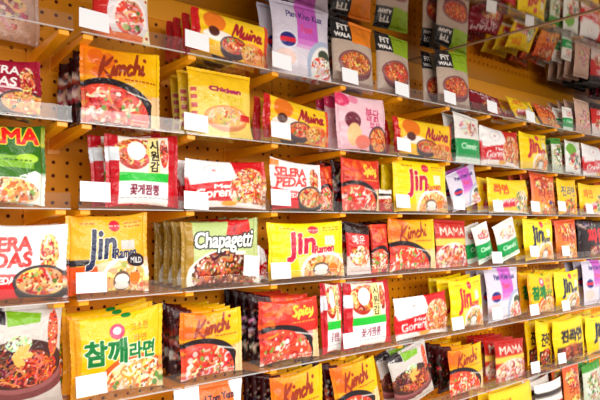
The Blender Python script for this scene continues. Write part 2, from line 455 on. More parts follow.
def mama_green(a):
    a.grad(0, 1, 0, 1, (70, 130, 24), (40, 96, 24))
    a.rect(0, 1, 0, .32, (236, 240, 232)); a.poly([(0, .30), (.6, .30), (.9, .42), (1, .38), (1, .2), (0, .2)], (236, 240, 232))
    a.rect(.0, .88, .44, .60, (120, 176, 30)); a.ell(.80, .57, .14, .06, (170, 214, 40))
    a.food(.55, .14, .42, .17, PALE + [(230, 130, 60), (236, 170, 90)], 110, .05, [(120, 170, 60), (240, 240, 220), (230, 110, 50)], 16)
    a.text('MAMA', .02, .76, .2, (226, 30, 24), width=.93, bold=3, out=(252, 226, 60), ow=3)
    a.small(.5, .85, .53, 1, (40, 90, 20)); a.small(.1, .8, .36, 2, (60, 110, 40))
    a.back = (60, 120, 30)
def crab(a):
    a.grad(0, 1, 0, 1, (206, 16, 34), (190, 12, 28))
    a.poly([(.12, .03), (.86, .0), (.88, .97), (.13, 1)], (238, 228, 214))
    a.ell(.34, .72, .24, .22, (180, 40, 20)); a.food(.40, .76, .34, .2, REDN + NOOD, 80, .05, [(246, 200, 120), (200, 30, 24)], 14)
    a.ell(.38, .78, .13, .14, (248, 244, 240)); a.rect(.0, .14, .62, .82, (220, 226, 232))
    a.food(.80, .74, .07, .2, REDN, 30, .05)
    a.rect(.56, .73, .46, .97, (246, 226, 150)); 
    for i, ch in enumerate('시원감'): a.text(ch, .58, .80 - i * .155, .13, (30, 24, 24), width=.13, bold=1)
    a.rect(.12, .87, .34, .46, (30, 190, 50)); a.rect(.12, .87, .04, .34, (244, 244, 244))
    a.text('꽃게짬뽕', .28, .16, .13, (130, 30, 60), width=.44, bold=1)
    a.small(.15, .9, .10, 1, (120, 120, 120), .012)
    a.back = (196, 14, 34)
def goreng(a):
    a.grad(0, 1, 0, 1, (216, 20, 30), (206, 16, 26))
    a.poly([(.0, 1), (.54, 1), (.60, .46), (.04, .40), (0, .6)], (248, 244, 244))
    a.ell(.30, .76, .13, .14, (226, 214, 216)); a.ell(.30, .76, .105, .115, (250, 248, 248)); a.ell(.30, .76, .03, .03, (220, 150, 150))
    a.poly([(0, .42), (.6, .56), (.6, .12), (0, .0)], (210, 12, 24))
    a.text('Mee', .30, .37, .07, WHT, width=.24, bold=1, rot=.06, shear=.1); a.text('Goreng', .08, .17, .17, WHT, width=.50, bold=1, rot=.08, shear=.1)
    a.ell(.78, .36, .28, .48, (240, 216, 200)); a.food(.78, .38, .27, .46, NOOD + REDN, 150, .05, [(246, 230, 200), (190, 40, 30), (90, 140, 50)], 18)
    a.poly([(0, 0), (1, 0), (1, .08), (0, .15)], (250, 240, 236)); a.ell(.5, .08, .1, .05, (246, 170, 30))
    a.back = (200, 30, 40)
def chapa(a):
    a.grad(0, 1, 0, 1, (196, 206, 140), (176, 194, 118)); a.rect(0, .1, 0, 1, (170, 130, 40))
    a.poly([(.60, 1), (.9, 1), (.96, .60), (.5, .60)], (206, 30, 26)); a.food(.74, .8, .13, .16, [(236, 60, 40), (160, 20, 20)], 16, .05)
    a.ell(.52, .10, .50, .42, (240, 236, 224)); a.food(.54, .16, .46, .34, [(120, 52, 24), (176, 84, 44), (206, 120, 80), (90, 36, 18)], 170, .055, [(226, 110, 30), (210, 60, 40), (160, 180, 80)], 14)
    a.text('Chapagetti', .10, .56, .26, (250, 250, 246), width=.84, bold=1.5, shear=.15, out=(20, 20, 20), ow=4.5)
    a.rect(.66, .82, .43, .49, (240, 240, 220)); a.back = (150, 120, 40)
def eatfit(a, tag=(238, 128, 20), wide=False):
    a.grad(0, 1, 0, 1, (182, 158, 142), (196, 174, 158))
    if wide:
        a.grad(0, 1, 0, 1, (196, 184, 176), (206, 198, 192))
        a.poly([(0, .93), (.32, .86), (.33, 1), (0, 1)], BLK); a.poly([(.34, .84), (.72, .86), (.74, .95), (.34, 1)], (122, 176, 26)); a.text('FIT', .02, .90, .05, WHT, width=.15, bold=1)
        a.ell(.48, .36, .60, .28, (120, 60, 60)); a.ell(.48, .42, .56, .27, (150, 84, 84)); a.ell(.48, .45, .52, .25, (70, 34, 30))
        a.food(.54, .40, .40, .19, [(196, 52, 24), (220, 96, 50), (150, 34, 20), (236, 130, 80)], 220, .024)
        a.food(.22, .50, .24, .17, [(96, 40, 30), (170, 100, 70), (50, 22, 20)], 90, .03)
        a.food(.88, .74, .07, .24, [(216, 76, 36), (230, 110, 60)], 70, .03)
        a.food(.46, .66, .16, .08, [(160, 200, 120), (200, 226, 170), (230, 240, 220)], 40, .03)
        for q in range(6):
            a.ell(.48 + .05 * math.cos(q), .54 + .05 * math.sin(q * 1.3), .1, .035, (236, 176, 84), q * .6)
        a.back = (170, 150, 140); return
    a.rect(0, .42, .68, 1, (30, 26, 30)); a.rect(.42, 1, .66, 1, tag)
    a.text('FIT', .12, .84, .10, WHT, width=.24, bold=1.5); a.text('WALA', .05, .73, .06, WHT, width=.33, bold=1.5)
    a.small(.52, .9, .82, 1, [v * .8 for v in tag])
    a.bowl(.52, .34, .42, .20, (112, 56, 60), (150, 70, 40), NOOD if tag[0] > 200 else REDN, [(226, 60, 30), (246, 196, 120)], 90, .025, 12, .35)
    a.rect(0, 1, .0, .05, (150, 120, 110)); a.back = (150, 128, 118)
def muina(a):
    a.grad(0, 1, 0, 1, (252, 190, 30), (254, 208, 30))
    a.poly([(0, 0), (.06, 0), (.05, 1), (0, 1)], RED); a.rect(.97, 1, 0, 1, (226, 70, 30))
    a.ell(.24, .75, .14, .24, (236, 120, 30)); a.ell(.28, .42, .2, .12, (250, 236, 226)); a.ell(.22, .50, .07, .12, (90, 40, 30))
    a.bowl(.50, .28, .19, .2, (60, 30, 40), (226, 120, 60), REDN, [(246, 220, 200), (90, 150, 50)], 40, .05, 10)
    a.ell(.80, .22, .20, .24, (240, 150, 70)); a.food(.78, .22, .17, .18, NOOD, 60, .06)
    a.script('Muina', .46, .50, .44, .30, (166, 30, 44), .026, .03)
    a.ell(.90, .34, .05, .09, (226, 90, 40)); a.back = (236, 160, 30)
def cheese(a):
    a.grad(0, 1, 0, 1, (252, 206, 60), (250, 196, 20)); a.rect(0, 1, .0, .72, (252, 226, 130), .6)
    a.text('Chicken', .28, .66, .08, (180, 40, 90), width=.5, bold=2, out=(250, 240, 220), ow=1); a.text('라면', .2, .45, .16, (230, 200, 40), width=.62, bold=1, out=(140, 120, 90), ow=1)
    a.bowl(.56, .26, .36, .17, (226, 130, 60), (246, 190, 110), PALE, VEG, 40, .035, 8, .3); a.rect(.78, .96, .22, .32, (214, 30, 30))
    for k in range(5): a.rect(.02, .10, .1 + k * .13, .17 + k * .13, (206, 60, 90), .8)
    a.back = (140, 80, 24)
def chamkkae(a):
    a.grad(0, 1, 0, 1, (248, 184, 10), (252, 196, 12))
    a.ell(.70, .12, .46, .34, (206, 90, 24)); a.ell(.72, .10, .42, .31, (248, 236, 214)); a.food(.72, .11, .40, .28, PALE + NOOD, 110, .05, [(90, 140, 60), (230, 90, 40), (246, 240, 230)], 22)
    a.text('참깨', .10, .40, .28, (10, 120, 50), width=.46, bold=3, out=(250, 250, 230), ow=2)
    a.text('라면', .60, .42, .18, (10, 120, 50), width=.32, bold=2, out=(250, 250, 230), ow=2)
    a.ell(.46, .78, .09, .10, (214, 60, 100)); a.ell(.46, .79, .05, .05, (250, 220, 220)); a.text('고소한', .62, .76, .09, (190, 110, 30), width=.22); a.text('라면', .66, .62, .08, (190, 110, 30), width=.15)
    a.ell(.58, .97, .06, .03, (20, 130, 50)); a.rect(0, .06, 0, 1, (238, 160, 20)); a.back = (232, 158, 24)
def pankho(a):
    a.grad(0, 1, 0, 1, (226, 216, 226), (206, 196, 214)); a.rect(.38, .75, .42, 1, (196, 90, 190)); a.rect(.34, .8, .36, .5, (220, 140, 206), .6)
    a.text('Pan Kho Kua', .22, .80, .09, (60, 40, 110), width=.62, bold=1); a.text('Tom', .42, .60, .1, (230, 60, 90), width=.22, bold=1)
    a.ell(.88, .18, .34, .36, (170, 180, 206)); a.ell(.9, .16, .29, .31, (236, 230, 226)); a.ell(.86, .32, .12, .09, (60, 70, 50)); a.food(.82, .14, .2, .16, [(246, 240, 230), (226, 196, 170), (220, 60, 60)], 50, .04, VEG, 6)
    a.ell(.22, .46, .15, .13, (226, 224, 236)); a.ell(.22, .46, .125, .105, (40, 40, 120)); a.rect(.10, .34, .42, .49, (220, 40, 60)); a.ell(.2, .2, .16, .12, (236, 200, 190)); a.back = (190, 184, 196)
def buldak(a):
    a.grad(0, 1, 0, 1, (246, 190, 204), (250, 206, 216)); a.ell(.08, .86, .14, .12, (226, 60, 110)); a.ell(.3, .9, .1, .08, (240, 140, 170))
    a.text('불닭', .52, .56, .22, (206, 30, 90), width=.3, bold=1, rot=-.05, out=(255, 230, 235), ow=1); a.text('볶음', .60, .38, .13, (206, 60, 110), width=.25, bold=1)
    a.ell(.26, .50, .15, .16, (120, 40, 60)); a.ell(.28, .26, .14, .2, (246, 200, 140))
    a.bowl(.82, .22, .24, .24, (60, 30, 40), (240, 130, 60), NOOD + REDN, None, 50, .05, 0, .3); a.ell(.46, .14, .16, .12, (240, 120, 100)); a.back = (226, 150, 170)
def greenwhite(a):
    a.grad(0, 1, 0, 1, (236, 226, 218), (240, 236, 230)); a.rect(0, 1, .08, .48, (10, 150, 70)); a.rect(0, 1, 0, .08, (226, 240, 226))
    a.food(.5, .72, .36, .18, [(226, 200, 190), (220, 120, 120), (240, 226, 214)], 50, .06); a.text('Classic', .18, .26, .12, (220, 246, 220), width=.6, bold=1); a.back = (200, 214, 200)
def mama_red(a):
    a.grad(0, 1, 0, 1, (196, 40, 24), (186, 30, 22)); a.text('MAMA', .12, .67, .19, (244, 226, 206), width=.76, bold=1)
    a.rect(0, 1, .44, .6, (246, 196, 80)); a.ell(.5, .2, .5, .3, (240, 220, 206)); a.food(.5, .2, .48, .27, [(226, 110, 80), (240, 200, 170), (180, 60, 40), (246, 232, 220)], 100, .06); a.back = (150, 24, 20)
def maroon(a):
    a.grad(0, 1, 0, 1, (120, 10, 30), (146, 14, 40)); a.text('MAMA', .1, .66, .2, (240, 220, 226), width=.8, bold=2, rot=-.04); a.text('CUP', .3, .44, .14, (240, 210, 216), width=.5, bold=1)
    a.food(.6, .22, .34, .2, REDN + PALE, 60, .07, [(246, 236, 226)], 6); a.back = (110, 12, 30)
def yelmix(a):
    a.grad(0, 1, 0, 1, (254, 206, 20), (252, 212, 40)); a.text('라면', .12, .55, .26, (230, 90, 30), width=.3, bold=2); a.poly([(.1, .3), (.7, .45), (.7, .2), (.1, .1)], (206, 30, 60))
    a.text('Ramyun', .14, .24, .12, WHT, width=.5, bold=1, rot=.1); a.food(.78, .36, .2, .3, PALE + [(230, 240, 230), (40, 130, 80)], 60, .07, [(20, 110, 70), (246, 246, 240)], 12); a.rect(0, 1, 0, .08, (250, 240, 220)); a.back = (226, 160, 20)
def orangey(a):
    a.grad(0, 1, 0, 1, (240, 150, 60), (230, 90, 50)); a.food(.5, .75, .42, .2, REDN + PALE, 60, .08); a.text('라면', .2, .42, .2, (150, 24, 30), width=.6, bold=2, out=(250, 220, 190), ow=1)
    a.food(.55, .18, .4, .2, NOOD, 60, .08, [(40, 70, 160), (246, 240, 230)], 4); a.back = (190, 60, 30)
def yelblue(a):
    a.grad(0, 1, 0, 1, (252, 190, 20), (254, 206, 30)); a.text('진라면', .12, .52, .26, (30, 80, 150), width=.72, bold=2, out=(246, 240, 220), ow=1); a.food(.55, .2, .42, .24, NOOD + [(226, 90, 50)], 60, .08, VEG, 8); a.back = (220, 150, 20)
def yelblack(a):
    a.grad(0, 1, 0, 1, (254, 206, 10), (254, 214, 20)); a.text('진라면', .18, .48, .26, (30, 26, 30), width=.7, bold=3, out=(246, 236, 200), ow=1, shear=.1); a.rect(.05, .95, .04, .36, (50, 24, 20)); a.food(.52, .2, .42, .2, [(150, 50, 30), (206, 110, 60), (80, 30, 24)], 80, .07); a.back = (220, 160, 20)
def blackred(a):
    a.grad(0, 1, 0, 1, (40, 14, 20), (26, 16, 22)); a.text('짜왕', .25, .4, .36, (226, 30, 44), width=.65, bold=3, out=(250, 210, 200), ow=1); a.food(.6, .14, .36, .16, [(80, 30, 20), (236, 206, 190), (150, 30, 30)], 50, .08); a.food(.3, .84, .3, .1, [(70, 60, 70), (200, 190, 190)], 14, .08); a.back = (50, 14, 18)
def redtom(a):
    a.grad(0, 1, 0, 1, (244, 244, 246), (248, 248, 250)); a.poly([(.2, 1), (.75, 1), (.86, .7), (.72, .3), (.3, .3), (.24, .6)], (236, 112, 40)); a.text('Red Tom Yum', .20, .80, .09, (60, 16, 40), width=.62, bold=1, rot=.05); a.rect(.3, .7, .6, .66, (226, 90, 50)); a.back = (226, 226, 230)
def redwhitebowl(a):
    a.grad(0, 1, 0, 1, (206, 34, 28), (206, 34, 28)); a.rect(.86, 1, 0, 1, (246, 236, 190)); 
    for k in range(8): a.dot(.93, .05 + k * .12, .02, (206, 60, 50))
    a.ell(.60, .30, .38, .34, (236, 224, 226)); a.ell(.62, .28, .30, .26, (246, 236, 230)); a.food(.62, .26, .27, .22, [(232, 120, 90), (240, 180, 160), (222, 80, 60)], 50, .05, VEG, 5); a.rect(0, .86, 0, .06, (236, 120, 60)); a.back = (180, 40, 34)
def rednoodle(a):
    a.grad(0, 1, 0, 1, (214, 30, 26), (196, 26, 24)); a.rect(0, 1, .82, 1, (40, 20, 22)); a.rect(0, 1, 0, .34, (226, 206, 200)); a.text('매운', .2, .6, .18, WHT, width=.5, bold=2); a.food(.5, .34, .42, .22, REDN + PALE, 90, .07, [(246, 240, 236)], 10); a.back = (60, 20, 20)
def palepink(a):
    a.grad(0, 1, 0, 1, (206, 160, 140), (214, 176, 156)); a.food(.5, .4, .4, .3, [(190, 120, 100), (220, 170, 150)], 40, .08); a.back = (190, 150, 130)
def lowmix(a):
    a.grad(0, 1, 0, 1, (240, 232, 226), (244, 238, 230)); a.rect(0, 1, 0, .5, (190, 40, 36)); a.rect(0, 1, .66, .78, (60, 50, 46)); a.food(.5, .3, .4, .24, REDN + PALE, 50, .08); a.back = (200, 190, 180)
def greenleaf(a):
    a.grad(0, 1, 0, 1, (196, 206, 180), (216, 220, 206)); a.food(.5, .45, .42, .36, [(150, 170, 120), (236, 236, 226), (180, 150, 110)], 60, .08, [(60, 120, 50), (246, 246, 240)], 14); a.rect(0, 1, .84, 1, (70, 150, 50)); a.back = (170, 186, 150)
def whitecolor(a):
    a.grad(0, 1, 0, 1, (240, 238, 236), (236, 240, 230)); a.ell(.3, .7, .26, .2, (120, 180, 60)); a.food(.5, .36, .4, .26, [(226, 90, 80), (240, 206, 190), (60, 140, 150), (246, 240, 230)], 60, .08, [(220, 40, 60)], 5); a.back = (206, 210, 200)

# ------------------------------------------------------------------ pack builder
_mesh = {}
def pack_meshes(key, design, kw, w, h, t, n, crimp, seed):
    """body, seals for one kind of packet; meshes are shared by its copies"""
    if key in _mesh: return _mesh[key]
    r = random.Random(seed)
    a = Art(w, h, n, YEL, seed); design(a, **kw)
    col = a.final()
    nx, ny = a.nx, a.ny
    c = .0085
    lr = crimp == 'LR'
    wb = w - 2 * c if lr else w; hb = h if lr else h - 2 * c
    waves = [(r.uniform(4, 15), r.uniform(4, 15), r.uniform(0, 6.28)) for _ in range(5)]
    k1, p1, p2 = r.uniform(22, 34), r.uniform(0, 6), r.uniform(0, 6)
    cs = [r.uniform(-.012, .009) for _ in range(4)]; wv = [(r.uniform(5, 9), r.uniform(0, 6)) for _ in range(4)]
    def outline(u, v):
        s = np.sin(np.pi * np.clip(u, 0, 1)) ; q = np.sin(np.pi * np.clip(v, 0, 1))
        if lr:
            x = (u - .5) * wb * (1 + .018 * np.sin(v * wv[1][0] + wv[1][1])); z = (v - .5) * hb * (1 - .06 * s ** .6 + .010 * np.sin(u * wv[0][0] + wv[0][1]))
            z = z + (cs[0] * u + cs[1] * (1 - u)) * (v > .5) * (v - .5) * 2
        else:
            z = (v - .5) * hb; x = (u - .5) * wb * (1 - .06 * q ** .6 + .012 * np.sin(v * wv[1][0] + wv[1][1]))
            z = z + (cs[0] * u + cs[1] * (1 - u)) * (v > .5) * (v - .5) * 2
        return x, z
    def depth(u, v, sgn):
        B = (np.sin(np.pi * u) ** .5) * (np.sin(np.pi * v) ** .5)
        wr = sum(np.sin(kx * u + ky * v + p) for kx, ky, p in waves) / 5
        if lr:
            e = np.exp(-u / .10) * np.sin(v * k1 + p1 + 3 * u) + np.exp(-(1 - u) / .10) * np.sin(v * k1 * .9 + p2 - 3 * u)
            e = e * np.sin(np.pi * v) ** .4 * np.minimum(1, np.minimum(u, 1 - u) * 14)
        else:
            e = np.exp(-v / .10) * np.sin(u * k1 * w / h + p1 + 3 * v) + np.exp(-(1 - v) / .10) * np.sin(u * k1 * w / h + p2 - 3 * v)
            e = e * np.sin(np.pi * u) ** .4 * np.minimum(1, np.minimum(v, 1 - v) * 14)
        return sgn * (t * .46 * B) + sgn * wr * .0034 * B + sgn * e * .0036
    def grid(nx, ny, sgn, off):
        u, v = np.meshgrid(np.linspace(0, 1, nx + 1), np.linspace(0, 1, ny + 1))
        x, z = outline(u, v); y = depth(u, v, sgn)
        V = np.stack([x, y, z + h / 2], -1).reshape(-1, 3)
        i, j = np.meshgrid(np.arange(nx), np.arange(ny)); q = (j * (nx + 1) + i).ravel() + off
        Fq = np.stack([q, q + 1, q + nx + 2, q + nx + 1], 1)
        if sgn > 0: Fq = Fq[:, ::-1]
        return V, Fq
    V1, F1 = grid(nx, ny, -1, 0)
    bnx = bny = 14
    V2, F2 = grid(bnx, bny, 1, len(V1))
    cols = np.ones((len(V1) + len(V2), 4))
    cols[:len(V1), :3] = col.reshape(-1, 3)
    cols[len(V1):, :3] = s2l(a.back)
    def mk(name, V, Fq, cc):
        me = bpy.data.meshes.new(name)
        me.from_pydata(V.tolist(), [], Fq.tolist()); me.materials.append(FILM)
        at_ = me.color_attributes.new('print', 'FLOAT_COLOR', 'POINT')
        at_.data.foreach_set('color', cc.ravel().astype(np.float32))
        me.polygons.foreach_set('use_smooth', [True] * len(me.polygons)); me.update()
        return me
    meshes = [('packet_body', mk('packet_body', np.vstack([V1, V2]), np.vstack([F1, F2]), cols))]
    for side in (0, 1):
        m = 24; t_ = np.linspace(0, 1, m + 1)
        if lr: u = np.full(m + 1, float(side)); x, z = outline(u, t_); ec = col[np.round(t_ * ny).astype(int), -1 if side else 0]
        else: v = np.full(m + 1, float(side)); x, z = outline(t_, v); ec = col[-1 if side else 0, np.round(t_ * nx).astype(int)]
        z = z + h / 2; sg = 1 if side else -1
        L = []; CC = []
        curl = r.uniform(-.003, .004)
        for q in range(5):
            f = q / 4.0
            yy = .0007 * (1 if q % 2 else -1) + curl * f + .0012 * np.sin(t_ * 9 + seed) * f
            zig = (.0012 * (np.arange(m + 1) % 2) if q == 4 else 0)
            if lr: P_ = np.stack([x + sg * (c * f - zig), yy, z], 1)
            else: P_ = np.stack([x, yy, z + sg * (c * f - zig)], 1)
            L.append(P_); CC.append(np.hstack([ec, np.ones((m + 1, 1))]))
        V = np.vstack(L); fs = []
        for q in range(4):
            for k in range(m):
                b0 = q * (m + 1) + k; fs.append((b0, b0 + 1, b0 + m + 2, b0 + m + 1))
        meshes.append(('crimped_seal', mk('crimped_seal', V, np.array(fs), np.vstack(CC))))
    _mesh[key] = meshes; return meshes

COUNT = [0]
_co = {}
def low_point(me, rot):
    if me.name not in _co:
        a = np.empty(len(me.vertices) * 3); me.vertices.foreach_get('co', a); _co[me.name] = a.reshape(-1, 3)
    return float((_co[me.name] @ np.array(rot[2])).min())
def place_pack(name, meshes, loc, yaw, lean, roll, label, group):
    root = empty(name, loc, label, 'noodle packet', group)
    root.rotation_euler = (Matrix.Rotation(yaw, 3, 'Z') @ Matrix.Rotation(lean, 3, 'X') @ Matrix.Rotation(roll, 3, 'Y')).to_euler()
    for n, me in meshes:
        o = bpy.data.objects.new(n, me); C.objects.link(o); o.parent = root
    return root

def column(row, design, xl, xr, yt, short, pos, detail=None, kw={}, n=None, t=.034, d0=.010, behind=3, crimp='LR',
           yaw=0, lean=4, roll=0, name='noodle_packet', gap=.007, jit=1.0, hmul=1.0, base=None, alt=None, seed=None):
    """one column of equal packets, front one behind the lip; xl, xr, yt are where its front packet stands in the photo"""
    COUNT[0] += 1
    seed = seed or COUNT[0] * 7 + 3
    yc = d0 + t / 2
    zb = ROWZ[row] + .0035 if base is None else base
    xa = at(xl, 200, yc).x; xb = at(xr, 200, yc).x
    h = (at((xl + xr) / 2, yt, yc).z - zb) * hmul
    w = xb - xa
    top = CANZ - .0015 if row == 'A' else ROWZ[chr(ord(row) - 1)] - .008
    h = min(h, (top - zb) / math.cos(math.radians(lean)))
    if n is None: n = int(max(36, min(120, (xr - xl) * 1.35)))
    r = random.Random(seed)
    lean_r, roll_r, yaw_r = math.radians(-lean), math.radians(roll), math.radians(yaw)
    if abs(roll) > 1:                       # keep the rolled outline inside the measured box
        s_, c_ = abs(math.sin(roll_r)), math.cos(roll_r)
        w = max(.5 * w, (w - h * s_ * .8) / c_); h = (h - w * s_ * .6) / c_
    ms = pack_meshes((row, COUNT[0]), design, kw, w, h, t, n, crimp, seed)
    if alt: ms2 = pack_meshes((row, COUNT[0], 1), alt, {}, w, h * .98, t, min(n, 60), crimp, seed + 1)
    front = '%s %s, %s' % (short, detail, pos) if detail else '%s at the front, %s' % (short, pos)
    grp = '%ss, %s' % (short, pos)
    ordn = ['first', 'second', 'third', 'fourth', 'fifth']
    y = yc
    for k in range(behind + 1):
        if y + t / 2 > STEP_Y - .002: break
        jx = 0 if k == 0 else r.uniform(-.008, .004) * jit
        ro = roll_r if k == 0 else roll_r * r.uniform(.6, 1.1) + math.radians(r.uniform(-1.6, 1.6)) * jit
        ya = yaw_r if k == 0 else yaw_r + math.radians(r.uniform(-2, 2)) * jit
        le = lean_r if k == 0 else lean_r + math.radians(r.uniform(-1.5, 1.5))
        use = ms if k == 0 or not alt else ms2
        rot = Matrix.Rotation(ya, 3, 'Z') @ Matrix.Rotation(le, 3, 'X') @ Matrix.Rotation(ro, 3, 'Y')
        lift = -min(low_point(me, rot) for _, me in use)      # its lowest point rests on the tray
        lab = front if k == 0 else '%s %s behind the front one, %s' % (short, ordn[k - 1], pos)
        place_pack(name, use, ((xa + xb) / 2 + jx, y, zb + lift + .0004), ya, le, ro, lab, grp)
        y += t + gap
    return w, h

# ------------------------------------------------------------------ packets, shelf by shelf
# top shelf
column('A', palepink, -60, 36, -40, 'pale pink packet', 'left of the top bay gap', 'standing far back', t=.03, d0=.17, behind=0, lean=2, roll=0)
column('A', redwhitebowl, 88, 148, -45, 'red packet', 'far left of the top shelf', 'with white bowl and dotted cream edge', crimp='TB', behind=0, t=.04)
column('A', muina, 188, 268, 14, 'yellow flat noodle packet', 'left part of top shelf', 'with dark red script', behind=3, roll=4, t=.036, lean=6)
column('A', pankho, 271, 331, 1, 'lilac grey packet', 'beside the yellow one, top shelf', 'with round blue badge', behind=1, roll=0, crimp='TB', t=.034)
column('A', eatfit, 332, 374, 14, 'kraft bag', 'middle of the top shelf', 'with orange and black labels', crimp='TB', behind=2, t=.04, n=80, name='noodle_bag')
column('A', eatfit, 377, 411, 31, 'kraft bag', 'right of middle, top shelf', 'with green and black labels', dict(tag=(140, 170, 20)), crimp='TB', behind=0, t=.04, n=70, name='noodle_bag')
column('A', eatfit, 424, 444, 40, 'slim kraft bag', 'half hidden, top shelf', 'with black label', dict(tag=(150, 140, 120)), crimp='TB', behind=0, t=.03, d0=.06, n=60, name='noodle_bag')
column('A', eatfit, 438, 471, 46, 'kraft bag', 'last on the top shelf', 'with lime and black labels', dict(tag=(150, 186, 20)), crimp='TB', behind=0, t=.04, n=70, name='noodle_bag')
column('A', maroon, 473, 506, 89, 'maroon packet', 'right part of top shelf', 'with white block letters', behind=2, lean=28, hmul=1.12, gap=.016, roll=6)
column('A', yelmix, 516, 540, 95, 'low yellow packet', 'right part of top shelf', 'beside the maroon ones', behind=2, lean=28, hmul=1.12, gap=.016, roll=5)
column('A', orangey, 543, 562, 102, 'orange packet', 'right part of top shelf', 'with red noodles', behind=2, lean=28, hmul=1.12, gap=.016, roll=5)
column('A', greenwhite, 564, 574, 106, 'slim green packet', 'near top shelf right end', 'with white top', behind=3, crimp='TB', t=.03)
column('A', palepink, 577, 592, 100, 'pinkish packet', 'right end of top shelf', 'with pale print', behind=3, crimp='TB', t=.03)
column('A', rednoodle, 593, 615, 104, 'red packet', 'at the top shelf right end', 'with noodle picture', behind=3, crimp='TB', t=.03)
column('A', maroon, 617, 640, 108, 'dark red packet', 'beyond top shelf right end', None, behind=3, crimp='TB', t=.03)
# second shelf
column('B', selera, -45, 40, 55, 'maroon packet', 'left of the second bay gap', 'with white capitals and bowl', dict(maroon=True), behind=2, t=.036)
column('B', kimchi, 79, 160, 48, 'yellow kimchi packet', 'far left of second shelf', 'with black bowl rim', behind=3, t=.036, n=120, alt=darkkimchi)
column('B', cheese, 187, 252, 60, 'tall yellow packet', 'left part of second shelf', 'with noodle soup bowl', behind=2, crimp='TB', t=.04, jit=1.6)
column('B', muina, 262, 329, 100, 'low yellow packet', 'second shelf near the middle', 'with dark red script', behind=1, roll=3)
column('B', buldak, 337, 387, 93, 'pink packet', 'middle of second shelf', 'with pink lettering and bowl', behind=2, crimp='LR', t=.034)
column('B', muina, 394, 453, 122, 'flat yellow packet', 'second shelf right of middle', 'with red script and bowl', behind=1, roll=2)
column('B', greenwhite, 456, 481, 114, 'green bottomed packet', 'right part of second shelf', 'with pink top', behind=1, crimp='TB', t=.03)
column('B', goreng, 482, 519, 127, 'red and white packet', 'right part of second shelf', 'with noodle heap', behind=2)
column('B', jin, 521, 549, 131, 'yellow packet', 'right part of second shelf', 'with red letters', dict(kind='spicy'), behind=2)
column('B', greenleaf, 553, 563, 136, 'slim green packet', 'right part of second shelf', 'between yellow and white ones', behind=2, crimp='TB', t=.03)
column('B', whitecolor, 565, 582, 140, 'white packet', 'near second shelf right end', 'with green circle', behind=2, roll=3)
column('B', goreng, 584, 612, 147, 'red white packet', 'second shelf right end', 'cut by frame edge', behind=2)
column('B', jin, 614, 640, 148, 'yellow packet', 'beyond second shelf right end', None, dict(kind='spicy'), behind=2)
# third shelf
column('C', mama_green, -48, 46, 121, 'green packet', 'left of the third bay gap', 'with red outlined letters', behind=2, n=120, t=.04)
column('C', crab, 106, 178, 129, 'red packet', 'far left of third shelf', 'with green band and Korean letters', behind=1, jit=2, t=.034, crimp='LR', n=110, yaw=-3)
column('C', goreng, 185, 266, 157, 'red and white fried noodle packet', 'left part of third shelf', 'with white corner', behind=1, n=110)
column('C', selera, 271, 322, 161, 'white packet', 'third shelf near the middle', 'with red capitals', behind=0, t=.03)
column('C', spicy, 317, 335, 162, 'dark red packet', 'half hidden, third shelf', 'behind the white one', behind=1, t=.03, d0=.05, kw=dict(word=''), alt=darkspicy, jit=.2)
column('C', spicy, 342, 381, 158, 'red spicy packet', 'middle of third shelf', 'with black bowl', behind=3, alt=darkspicy, jit=.2)
column('C', lowmix, 379, 393, 187, 'low striped packet', 'third shelf right of middle', 'beside the red ones', behind=1)
column('C', jin, 394, 447, 159, 'yellow packet', 'third shelf right of middle', 'with red letters and egg', dict(kind='spicy'), behind=2, n=90)
column('C', pankho, 450, 484, 164, 'lilac white packet', 'right part of third shelf', 'tipped sideways', behind=2, roll=-14, crimp='TB', t=.03, hmul=.9)
column('C', yelmix, 488, 529, 177, 'yellow packet', 'right part of third shelf', 'with red stripe', behind=2)
column('C', orangey, 532, 556, 170, 'orange packet', 'right part of third shelf', 'with dark red letters', behind=2, crimp='TB')
column('C', yelblue, 558, 577, 178, 'yellow packet', 'near third shelf right end', 'with blue Korean letters', behind=2)
column('C', yelmix, 580, 604, 184, 'yellow packet', 'third shelf right end', 'cut by the frame', behind=2)
column('C', orangey, 607, 630, 180, 'orange packet', 'beyond third shelf right end', None, behind=2)
# fourth shelf
column('D', selera, -42, 69, 229, 'white and red packet', 'left of the fourth bay gap', 'with red capitals and bowl', behind=1, n=130, t=.036)
column('D', jin, 67, 149, 212, 'amber mild noodle packet', 'far left of fourth shelf', 'with navy letters and egg', dict(kind='mild'), behind=0, n=130, t=.036)
column('D', chapa, 183, 259, 217, 'olive green packet', 'left part of fourth shelf', 'with white outlined letters', behind=3, n=120, t=.032, gap=.012, jit=.6)
column('D', goreng, 258, 270, 245, 'slim red packet', 'beside olive packets, fourth shelf', 'mostly hidden', behind=0, d0=.04, t=.03)
column('D', jin, 269, 344, 221, 'bright yellow packet', 'fourth shelf near the middle', 'with red letters and egg', dict(kind='spicy'), behind=0, n=120, t=.034)
column('D', rednoodle, 347, 371, 222, 'red packet', 'middle of fourth shelf', 'with dark top', behind=1, crimp='TB', t=.03)
column('D', spicy, 372, 389, 224, 'dark red packet', 'beside the kimchi ones, fourth shelf', 'seen edge on', dict(word=''), behind=2, t=.03, crimp='TB', d0=.02, alt=darkspicy)
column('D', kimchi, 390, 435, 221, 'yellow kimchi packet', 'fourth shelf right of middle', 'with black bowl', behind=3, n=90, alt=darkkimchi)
column('D', mama_red, 436, 467, 218, 'red packet', 'fourth shelf right of middle', 'with white noodle picture', behind=2, crimp='TB')
column('D', greenwhite, 476, 496, 222, 'white and green packet', 'inner one, fourth shelf right', 'leaning left', behind=1, roll=-14, crimp='TB', t=.03)
column('D', greenwhite, 497, 522, 221, 'white and green packet', 'outer one, fourth shelf right', 'leaning left', behind=0, roll=-14, crimp='TB', t=.03)
